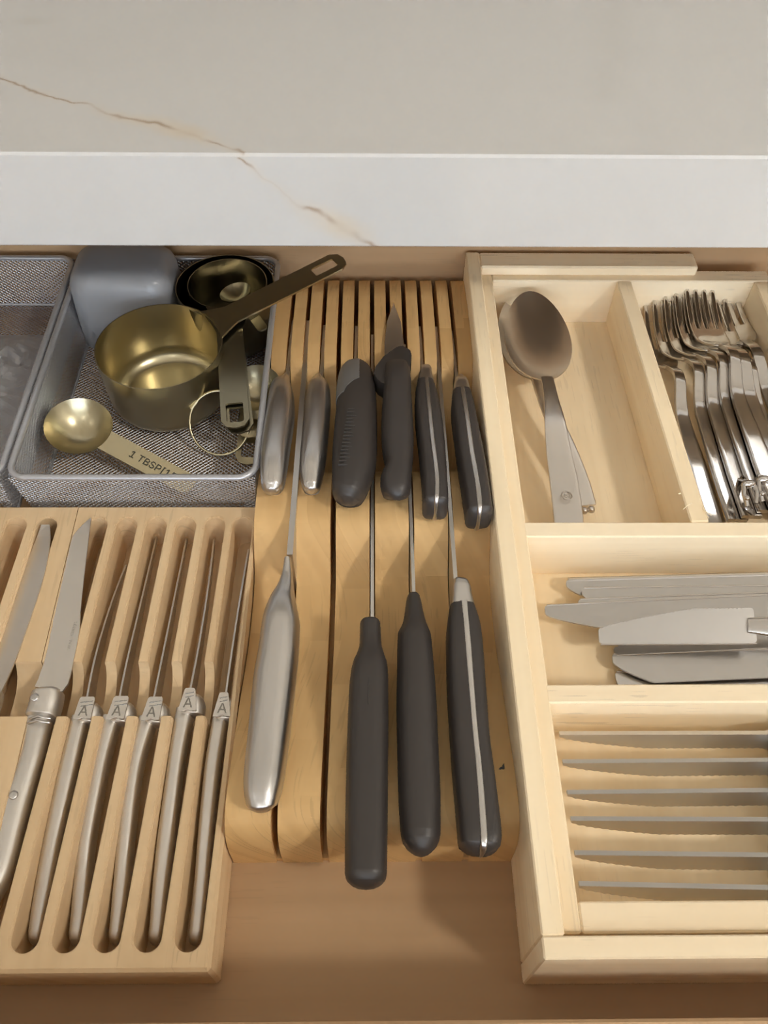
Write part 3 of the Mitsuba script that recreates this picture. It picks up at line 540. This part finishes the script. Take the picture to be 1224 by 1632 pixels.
# translucent square cup, upside down
t = thing('plastic_cup', 'translucent grey square plastic cup standing upside down at the back of the basket', 'cup')
def rsq(hx, hy, r, z, cx, cy, n=10):
    p = np.array(sbox(-hx, -hy, hx, hy).buffer(-r).buffer(r, n).exterior.coords)[:-1]
    return np.c_[p[:, 0]+cx, p[:, 1]+cy, np.full(len(p), z)]
CX, CY = -0.1700, 0.4855
rings = []
for z, s in [(FZ, 0.0), (FZ+0.02, 0.0004), (0.055, 0.0012), (0.064, 0.0018), (0.0695, 0.0032), (0.0735, 0.0062), (0.0755, 0.0105), (0.0763, 0.0155)]:
    rings.append(rsq(0.0362-s, 0.0265-s, max(0.0145-s*0.4, 0.006), z, CX, CY))
m = len(rings[0]); V = np.vstack(rings); F = []
i = np.arange(m); j = (i+1) % m
for k in range(len(rings)-1): F += [np.c_[k*m+i, k*m+j, (k+1)*m+j], np.c_[k*m+i, (k+1)*m+j, (k+1)*m+i]]
F.append(np.c_[np.full(m, len(V)), i+(len(rings)-1)*m, j+(len(rings)-1)*m]); V = np.vstack([V, [[CX, CY, 0.0765]]])
cup = trimesh.Trimesh(V, np.vstack(F), process=False)
put(t, cup, 'frosted_plastic', smooth=40)

def cup_profile(r, rb, h, f, w=0.0007):
    """outer and inner line of a straight-sided cup with a rounded foot; z from 0"""
    out = [(0, 0), (rb-0.002, 0)]+[(rb-0.002+(r*0.975-rb+0.002)*math.sin(q), f*(1-math.cos(q))) for q in np.linspace(0.2, np.pi/2, 8)]+[(r, h)]
    inn = [(r-w, h), (r*0.975-w, f)]+[(rb-0.002-w+(r*0.975-rb+0.002)*math.sin(q), w+(f-w)*(1-math.cos(q))) for q in np.linspace(np.pi/2-0.2, 0.2, 8)]+[(0, w)]
    return out+inn
def strap(w0, w1, L, th, hole, flare=0.0, R=0.0):
    """flat handle along +x with a flared root, rounded tip and a long hole"""
    pl = Polygon([(-0.004, -w0-flare), (0.004, -w0-flare*0.45), (0.012, -w0), (L-w1*0.7, -w1), (L-w1*0.15, -w1*0.62), (L, 0), (L-w1*0.15, w1*0.62), (L-w1*0.7, w1), (0.012, w0), (0.004, w0+flare*0.45), (-0.004, w0+flare)]).buffer(-0.0015).buffer(0.0015)
    if hole: pl = pl.difference(sbox(hole[0], -hole[2], hole[1], hole[2]).buffer(-0.0015).buffer(0.0015))
    if R: pl = pl.difference(Point(-R+0.0004, 0).buffer(R, 64))
    return prism(pl, th)
def measuring_cup(label, c, r, rb, h, f, tip, w, hole, mt, flare=0.007, drop=0.0):
    t = thing('measuring_cup', label, 'measuring cup')
    c = np.array(c)
    b = lathe(cup_profile(r, rb, h, f), 96); b.apply_translation(c)
    part(t, 'bowl', b, mt, smooth=30)
    root = c+[0, 0, h-0.0010]; d = np.array(tip)-root; dn = np.array([d[0], d[1], 0]); dn /= np.linalg.norm(dn)
    o = root+dn*(r-0.0003); ex = np.array(tip)-o; L = np.linalg.norm(ex)
    part(t, 'handle', frame(strap(w, w*1.02, L, 0.0014, (L-hole[0], L-hole[1], hole[2]), flare, r), o, ex, np.cross([0, 0, 1], ex)), mt)
    return t
measuring_cup('large brass measuring cup with a long slotted handle reaching over the knife block', (-0.1351, 0.4118, 0.0195), 0.0400, 0.0310, 0.0455, 0.012, (-0.0192, 0.4868, 0.075), 0.0088, (0.024, 0.0065, 0.0042), 'brass')
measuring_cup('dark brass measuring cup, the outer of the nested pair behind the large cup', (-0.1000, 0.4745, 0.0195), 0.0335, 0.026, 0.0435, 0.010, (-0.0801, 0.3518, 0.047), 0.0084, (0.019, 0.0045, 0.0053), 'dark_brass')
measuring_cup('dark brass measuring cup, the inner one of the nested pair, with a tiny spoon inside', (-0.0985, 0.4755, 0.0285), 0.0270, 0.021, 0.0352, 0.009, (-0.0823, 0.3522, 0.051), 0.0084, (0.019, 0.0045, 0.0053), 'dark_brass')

def bowl_shell(a, b, depth, th=0.0009, n=40, rings=12, egg=0.0, p=2.0):
    """spoon bowl: rim at z = 0, long axis x, opening upwards"""
    an = np.linspace(0, 2*np.pi, n, endpoint=False); V = []; F = []
    def ring(s, off):
        x = s*a*np.cos(an); y = s*b*np.sin(an)*(1-egg*np.cos(an))
        return np.c_[x, y, np.full(n, -depth*(1-s**p)+off*1.0)]
    ss = np.linspace(0, 1, rings+1)[1:]
    V = [np.array([[0, 0, -depth]])]+[ring(s, 0) for s in ss]+[ring(s, -th) for s in ss[::-1]]+[np.array([[0, 0, -depth-th]])]
    i = np.arange(n); j = (i+1) % n
    F = [np.c_[np.zeros(n, int), 1+i, 1+j]]
    R2 = 2*rings
    for k in range(R2-1): F += [np.c_[1+k*n+i, 1+(k+1)*n+i, 1+(k+1)*n+j], np.c_[1+k*n+i, 1+(k+1)*n+j, 1+k*n+j]]
    last = 1+R2*n
    F += [np.c_[np.full(n, last), 1+(R2-1)*n+j, 1+(R2-1)*n+i]]
    me = trimesh.Trimesh(np.vstack(V), np.vstack(F), process=False)
    if me.volume < 0: me.invert()
    return me
def measuring_spoon(label, c, r, depth, tip, w, text=None, tilt=(0, 0, 1), hole=None, cat='measuring spoon'):
    t = thing('measuring_spoon', label, cat)
    ex = np.array(tip)-np.array(c); L = np.linalg.norm(ex)
    part(t, 'bowl', frame(bowl_shell(r, r, depth, p=2.2), c, ex, np.cross(tilt, ex)), 'brass', smooth=60)
    k = part(t, 'handle', frame(strap(w, w, L-r+0.001, 0.0012, hole and (L-r-hole[0], L-r-hole[1], hole[2]), 0.0, r).translate([r-0.0008, 0, -0.0012]), c, ex, np.cross(tilt, ex)), 'brass')
    if text:
        le = meshkit.text_mesh(text[0], text[1], 0.0003)
        le.apply_translation([r+text[2], -text[1]*0.5, 0.0001])
        part(k, 'lettering', frame(le, c, ex, np.cross(tilt, ex)), 'ink', label='engraved capacity marking')
    return t
measuring_spoon('brass tablespoon measure marked 1 TBSP in front of the large brass cup', (-0.1807, 0.3613, 0.0445), 0.0203, 0.0130, (-0.1088, 0.3268, 0.027), 0.0072, ('1 TBSP[15', 0.0046, 0.0165), tilt=(-0.05, -0.06, 1))
measuring_spoon('tiny brass measuring spoon lying inside the nested dark brass cups', (-0.0956, 0.4836, 0.05), 0.0112, 0.0065, (-0.0713, 0.4348, 0.058), 0.0035, tilt=(0, -0.3, 1))
measuring_spoon('dark-looking brass measuring spoon under the nested cup handles beside the basket wall', (-0.0748, 0.3964, 0.0425), 0.0165, 0.010, (-0.0781, 0.3638, 0.031), 0.0080, hole=(0.0125, 0.0042, 0.0046))
measuring_spoon('brass measuring spoon on the basket floor, its slotted handle end nearest the basket front', (-0.0753, 0.3976, 0.0345), 0.0135, 0.0045, (-0.0791, 0.3496, 0.0215), 0.0080, hole=(0.0145, 0.0042, 0.0046))

t = thing('key_ring', 'thin brass ring with a small clasp joining the measuring cup handles', 'ring')
RC, RU, RV = np.array((-0.0964, 0.3715, 0.036)), np.array([1, 0, 0]), np.array([0, 0.72, 0.69]); RR = 0.0202
ang = np.linspace(0, 2*np.pi, 72, endpoint=False)
part(t, 'wire', tube([RC+RR*(math.cos(q)*RU*0.93+math.sin(q)*RV) for q in ang], 0.0009, 10, closed=True), 'brass', smooth=True)
q0 = math.radians(146); tg = -math.sin(q0)*RU+math.cos(q0)*RV; pc = RC+RR*(math.cos(q0)*RU*0.93+math.sin(q0)*RV)
part(t, 'clasp', trimesh.util.concatenate([tube([pc-tg*0.0032, pc+tg*0.0032], 0.0016, 12)]), 'brass', smooth=40)

# ------------------------------------------------------------------ pale organizer
ZO, ZT, OF = 0.060, 0.052, 0.0148
t = thing('drawer_organizer', 'pale wooden expandable organizer with compartments for cutlery', 'drawer organizer')
part(t, 'outer_rail', rbox(0.0671, 0.0765, 0.0706, 0.5163, 0.0003, ZO, 0.0007), 'rubberwood_long')
back = man(rbox(0.0766, 0.2307, 0.4993, 0.5163, ZT+0.0002, ZO))+cube(0.0768, 0.2305, 0.5075, 0.5161, 0.0005, ZT+0.001)
part(t, 'outer_rail', tm(back), 'rubberwood_cross')
part(t, 'outer_rail', rbox(0.0671, 0.42, 0.0620, 0.0705, 0.0003, ZO, 0.0007), 'rubberwood_cross')
part(t, 'tray_wall', rbox(0.0768, 0.0852, 0.0728, 0.5065, 0.0005, ZT, 0.0008), 'rubberwood_long')
part(t, 'tray_wall', rbox(0.0853, 0.2836, 0.4943, 0.5065, 0.0005, ZT, 0.0008), 'rubberwood_cross')
part(t, 'tray_wall', rbox(0.0853, 0.40, 0.0728, 0.0850, 0.0005, ZT, 0.0008), 'rubberwood_cross')
part(t, 'tray_wall', rbox(0.2714, 0.2836, 0.2816, 0.4942, 0.0005, ZT, 0.0008), 'rubberwood_long')
part(t, 'divider', rbox(0.0838, 0.40, 0.2712, 0.2814, OF, ZT, 0.0008), 'rubberwood_cross')
part(t, 'divider', rbox(0.0838, 0.40, 0.1734, 0.1832, OF, ZT, 0.0008), 'rubberwood_cross')
dv = rbox(-0.0052, 0.0052, 0, 0.2128, OF, ZT, 0.0008); dv.apply_transform(trimesh.transformations.rotation_matrix(0.0188, [0, 0, 1])); dv.apply_translation([0.1827, 0.2815, 0])
part(t, 'divider', dv, 'rubberwood_long')
part(t, 'tray_floor', tm(cube(0.0853, 0.40, 0.0851, 0.4942, 0.003, OF)), 'rubberwood_long')
sl = [tube([(0.1749, 0.2897, 0.0525), (0.1772, 0.2916, 0.0535), (0.18, 0.2926, 0.0545)], 0.0002, 5), tube([(0.1866, 0.2897, 0.0525), (0.1879, 0.2866, 0.053), (0.1901, 0.2856, 0.052)], 0.0002, 5), tube([(0.1864, 0.2914, 0.0525), (0.1869, 0.2845, 0.0535), (0.1877, 0.2831, 0.053)], 0.0002, 5), tube([(0.1761, 0.3014, 0.0525), (0.1747, 0.3011, 0.0523)], 0.0003, 5), tube([(0.1876, 0.2996, 0.0525), (0.1894, 0.3005, 0.053)], 0.0002, 5)]
part(t, 'splinter', trimesh.util.concatenate(sl), 'splinter_wood', kind='stuff')

# serving spoons
def serving_spoon(label, c, ang, a, b, depth, path, hb, finial, mark, tiltv, mt='spoon_steel'):
    t = thing('serving_spoon', label, 'spoon')
    ex = np.array([math.cos(ang), math.sin(ang), tiltv])
    bowl = frame(bowl_shell(a, b, depth, 0.0012, 56, 14, egg=0.16, p=2.3), c, ex, np.cross([0, 0, 1], ex))
    h = loft(spline(path, 40), 24, 3.5)
    part(t, 'body', union(bowl, h), mt, smooth=45)
    for p in finial: part(t, 'bead', tm(m3.Manifold.sphere(0.0024, 24).translate(p)), mt, smooth=True)
    if mark is not None:
        rg = trimesh.util.concatenate([tube([np.array(mark)+[0.0030*math.cos(q), 0.0036*math.sin(q), 0.0002-0.0007*math.sin(q)] for q in np.linspace(0, 2*np.pi, 20, endpoint=False)], 0.00035, 6, closed=True),
                                       tube([np.array(mark)+[0.0014*math.cos(q), 0.0017*math.sin(q), 0.0003-0.0003*math.sin(q)] for q in np.linspace(0.7, 5.6, 14)], 0.0003, 6)])
        part(t, 'emblem', rg, mt, smooth=True, kind='stuff')
    return t
serving_spoon('large steel serving spoon on top, its bowl covering the other spoon', (0.1115, 0.4438, 0.0475), math.radians(89.5), 0.0435, 0.0220, 0.0095,
    [(0.1131, 0.4023, 0.0466)+(.0040, .0008), (0.1132, 0.3988, 0.0466)+(.0042, .0011), (0.1133, 0.3867, 0.0468)+(.0045, .0013), (0.1132, 0.3672, 0.0465)+(.0062, .0011), (0.1136, 0.3441, 0.042)+(.0076, .0010), (0.1151, 0.3223, 0.036)+(.0086, .0010), (0.1157, 0.2995, 0.03)+(.0088, .0010), (0.1157, 0.2913, 0.0275)+(.0082, .0009)],
    None, [], (0.1153, 0.3125, 0.0362), 0.02)
serving_spoon('large steel serving spoon underneath, its handle ending in two small beads', (0.1101, 0.4598, 0.032), math.radians(94), 0.0432, 0.0218, 0.0125,
    [(0.1091, 0.4204, 0.0345)+(.0038, .0012), (0.1114, 0.4036, 0.0335)+(.0042, .0013), (0.1158, 0.3796, 0.0335)+(.0055, .0011), (0.1222, 0.3556, 0.029)+(.0068, .0010), (0.1279, 0.333, 0.023)+(.0072, .0010), (0.1306, 0.3179, 0.0195)+(.0068, .0010)],
    None, [(0.1287, 0.3128, 0.0212), (0.1331, 0.3137, 0.0212)], None, 0.02)

# forks
def fork_mesh():
    """tines to +y, handle to -y, root of the head at the origin"""
    def zc(y): return 0.0055*math.sin(np.clip((y+0.012)/0.062, 0, 1)*np.pi)*-1+0.012*math.exp(-((y+0.028)/0.016)**2)-0.0001*0-0.05*max(0, -y-0.04)*0.09
    parts = []
    for x in (-0.0095, -0.0032, 0.0032, 0.0095):
        ys = np.linspace(0.012, 0.057, 12)
        parts.append(man(loft([(x*(1-0.04*(y-.012)/.045), y, zc(y)+(0.004*((y-.012)/.045)**2), 0.0021*(1-0.45*((y-.012)/.045)**1.5), 0.0009) for y in ys], 12, 3)))
    ys = np.linspace(-0.012, 0.0155, 14)
    def hw(y): return 0.0026+(0.0116-0.0026)*np.clip((y+0.012)/0.014, 0, 1)**0.55
    parts.append(man(loft([(0, y, zc(y), hw(y), 0.0010) for y in ys], 24, 5)))
    ys = np.linspace(-0.145, -0.008, 30)
    parts.append(man(loft([(0, y, zc(y), 0.0028+0.0034*np.clip((-y-0.012)/0.10, 0, 1), 0.0016) for y in ys], 20, 8)))
    return union(*parts)
FORK = fork_mesh()
FORKS = [  # root of the head, roll, yaw in degrees, label
    ((0.2028, 0.4407, 0.0262), 3, 0.5, 'steel dinner fork against the divider, leftmost of the forks'),
    ((0.2142, 0.4431, 0.031), 4, 0.5, 'steel dinner fork second from the left in the fork pile'),
    ((0.2214, 0.4431, 0.0345), 4, 0.5, 'steel dinner fork third from the left in the fork pile'),
    ((0.2288, 0.4448, 0.0375), 4, 1.0, 'steel dinner fork lying just under the left side of the topmost fork'),
    ((0.2354, 0.4454, 0.0415), 2, 0.5, 'topmost steel dinner fork, all four tines in view'),
    ((0.2472, 0.4502, 0.0345), -4, 0.5, 'steel dinner fork under the topmost one, to its right'),
    ((0.2529, 0.448, 0.029), -5, 0.8, 'steel dinner fork low in the pile, second from the right'),
    ((0.259, 0.4578, 0.033), -14, 3.5, 'tilted steel dinner fork at the right, its tines turned to the corner'),
]
for (x, y, z), roll, yaw, lab in FORKS:
    t = thing('fork', lab, 'fork', 'dinner forks in the second compartment')
    f_ = FORK.copy()
    f_.apply_transform(trimesh.transformations.rotation_matrix(math.radians(roll), [0, 1, 0]))
    f_.apply_transform(trimesh.transformations.rotation_matrix(math.radians(yaw), [0, 0, 1]))
    f_.apply_translation([x, y, z]); put(t, f_, 'polished_steel', smooth=35)
# two ornate handle ends at the right edge
for (p, q, lab) in (((0.2199, 0.3123, 0.047), (0.2264, 0.3003, 0.03), 'small utensil with a cast chrome end lying on the fork handles'), ((0.2291, 0.3148, 0.048), (0.2408, 0.3022, 0.03), 'small utensil with a cast chrome end, cut off by the right picture edge')):
    t = thing('cake_fork', lab, 'utensil')
    p, q = np.array(p), np.array(q)
    head = m3.Manifold.sphere(0.0044, 24).scale([1, 0.55, 0.7]).translate(p)
    prongs = man(tube([p+[-0.0032, -0.001, 0], p+[-0.0034, -0.006, -0.002], p+[-0.002, -0.012, -0.005]], 0.0014, 10))+man(tube([p+[0.0032, -0.001, 0], p+[0.004, -0.005, -0.001], p+[0.003, -0.011, -0.004]], 0.0013, 10))+m3.Manifold.sphere(0.0017, 16).translate(p+[-0.0024, -0.0085, -0.002])
    part(t, 'end', tm(head+prongs), 'polished_steel', smooth=60)
    part(t, 'shaft', loft([list(p+[0.0005, 0.004, -0.002])+[0.002, 0.0014], list((p+q)/2+[0, 0.02, -0.004])+[0.0022, 0.0013], list(q+[0.0, 0.08, 0.002])+[0.002, 0.0012]], 16, 3), 'polished_steel', smooth=50)

# table knives (blades point left)
def blade_poly(L, w, tip, serr, nose=0.3, n=60):
    """local: tip at x = 0, spine along y = 0, edge at y = -w (cutting side), blade runs to +x"""
    dep = lambda x: w*min(1.0, nose+(1-nose)*(x/L/tip)**0.75)
    pl = Polygon([(0, 0)]+[(L*q, -dep(L*q)) for q in np.linspace(0, 1, n)]+[(L, 0)]).buffer(0)
    pl = pl.buffer(-0.0018).buffer(0.0018, 6)
    for i in range(int(serr/0.0022)): pl = pl.difference(Point(0.002+i*0.0022, -dep(0.002+i*0.0022)-0.0001).buffer(0.00065, 4))
    return pl
def table_knife(label, tip, end, edge, w, serr=0.0, ext=0.1, tipr=0.12, mt='table_steel', bevel=0.0006, nose=0.3):
    t = thing('table_knife', label, 'table knife', 'table knives in the middle compartment')
    tip, end, edge = (np.array(q) for q in (tip, end, edge)); ex = end-tip; L = np.linalg.norm(ex)
    ey = -(edge-tip); ey = ey-ex*(ey@ex)/(ex@ex)
    part(t, 'blade', frame(prism(blade_poly(L, w, tipr, serr, nose), 0.0015), tip, ex, ey), mt)
    part(t, 'spine', frame(loft([(-0.0001+L*q, 0.0002, 0.0010, bevel, 0.0008) for q in np.linspace(0.012, 1, 6)], 10, 2), tip, ex, ey), 'polished_steel', smooth=60, label='bright bevelled back of the blade')
    hl = loft([(L-0.004, -w*0.5, 0.0007, 0.004, 0.0022), (L+0.006, -w*0.45, 0.0007, 0.0052, 0.0034), (L+0.02, -w*0.45, 0.0007, 0.0058, 0.0036), (L+ext, -w*0.45, 0.0007, 0.0075, 0.0040)], 20, 3)
    part(t, 'handle', frame(hl, tip, ex, ey), 'polished_steel', smooth=50)
table_knife('table knife at the very back, pressed against the bright divider', (0.1095, 0.2605, 0.024), (0.2371, 0.2612, 0.029), (0.1164, 0.2469, 0.0218), 0.0135, bevel=0.0014)
table_knife('table knife leaning just in front of the one against the divider', (0.117, 0.2536, 0.0262), (0.2335, 0.252, 0.031), (0.1223, 0.2428, 0.0245), 0.0135)
table_knife('table knife showing only a thin serrated edge behind the blade that reaches furthest left', (0.1135, 0.2456, 0.0272), (0.2317, 0.2472, 0.032), (0.116, 0.2379, 0.026), 0.0125)
table_knife('table knife reaching furthest left, its plain rounded tip on bare wood', (0.0946, 0.2418, 0.027), (0.2295, 0.2438, 0.035), (0.0972, 0.2311, 0.0256), 0.0180, tipr=0.34)
table_knife('table knife lying flat on top with its serrated edge turned away', (0.1194, 0.2152, 0.0335), (0.2, 0.2121, 0.0395), (0.1209, 0.2277, 0.0388), 0.0185, serr=0.075, tipr=0.62, nose=0.42)
table_knife('table knife below the topmost one with only its serrated tip showing', (0.1294, 0.2137, 0.0245), (0.2234, 0.2158, 0.029), (0.1327, 0.2218, 0.0255), 0.0120, serr=0.04, tipr=0.3)
table_knife('table knife with a rounded tip in front of the topmost blade', (0.128, 0.2144, 0.0225), (0.2247, 0.2168, 0.0265), (0.1299, 0.2014, 0.0205), 0.0165, tipr=0.2)
table_knife('table knife lowest at the front, half hidden by the front divider', (0.1292, 0.2059, 0.018), (0.2239, 0.2052, 0.0195), (0.1285, 0.1976, 0.0178), 0.014, tipr=0.02)

# serrated steak knives standing in the front compartment
def serrated(label, tip, end, depth):
    t = thing('serrated_knife', label, 'steak knife', 'serrated knives in the front compartment')
    tip, end = np.array(tip), np.array(end); L = np.linalg.norm(end-tip); n = 260
    s = np.linspace(0, 1, n)
    edge = [(L*q, -(0.0014+depth*min(1, (q/0.42))**0.62)+0.0006*abs(math.sin(q*L/0.0038*np.pi))) for q in s]
    pl = Polygon([(0, 0)]+edge+[(L, 0)]).buffer(0)
    part(t, 'blade', frame(prism(pl, 0.0024), tip, end-tip, (0, 0.36, 1)), 'blade_steel')
    e = end-tip; e /= L
    part(t, 'handle', loft([list(end+e*q-[0, 0, d])+[w, h] for q, d, w, h in ((-0.004, .008, .0012, .007), (0.004, .009, .004, .010), (0.02, .012, .0055, .012), (0.09, .016, .006, .0125))], 20, 3), 'satin_steel', smooth=50)
ENDS = [((0.0897, 0.1634, 0.042), (0.1932, 0.1632, 0.042)), ((0.0894, 0.1495, 0.042), (0.1917, 0.1498, 0.042)), ((0.0894, 0.135, 0.042), (0.1893, 0.1355, 0.042)), ((0.0894, 0.123, 0.042), (0.1865, 0.1221, 0.042)), ((0.089, 0.1082, 0.042), (0.183, 0.1066, 0.042)), ((0.089, 0.0954, 0.042), (0.1801, 0.093, 0.042))]
ORD = ['furthest back, nearest the pale divider', 'second from the back', 'third from the back', 'third from the front', 'second from the front', 'closest to the front wall of the organizer']
for (a, b), o in zip(ENDS, ORD):
    serrated('serrated knife standing edge down, '+o, a, b, 0.0085)
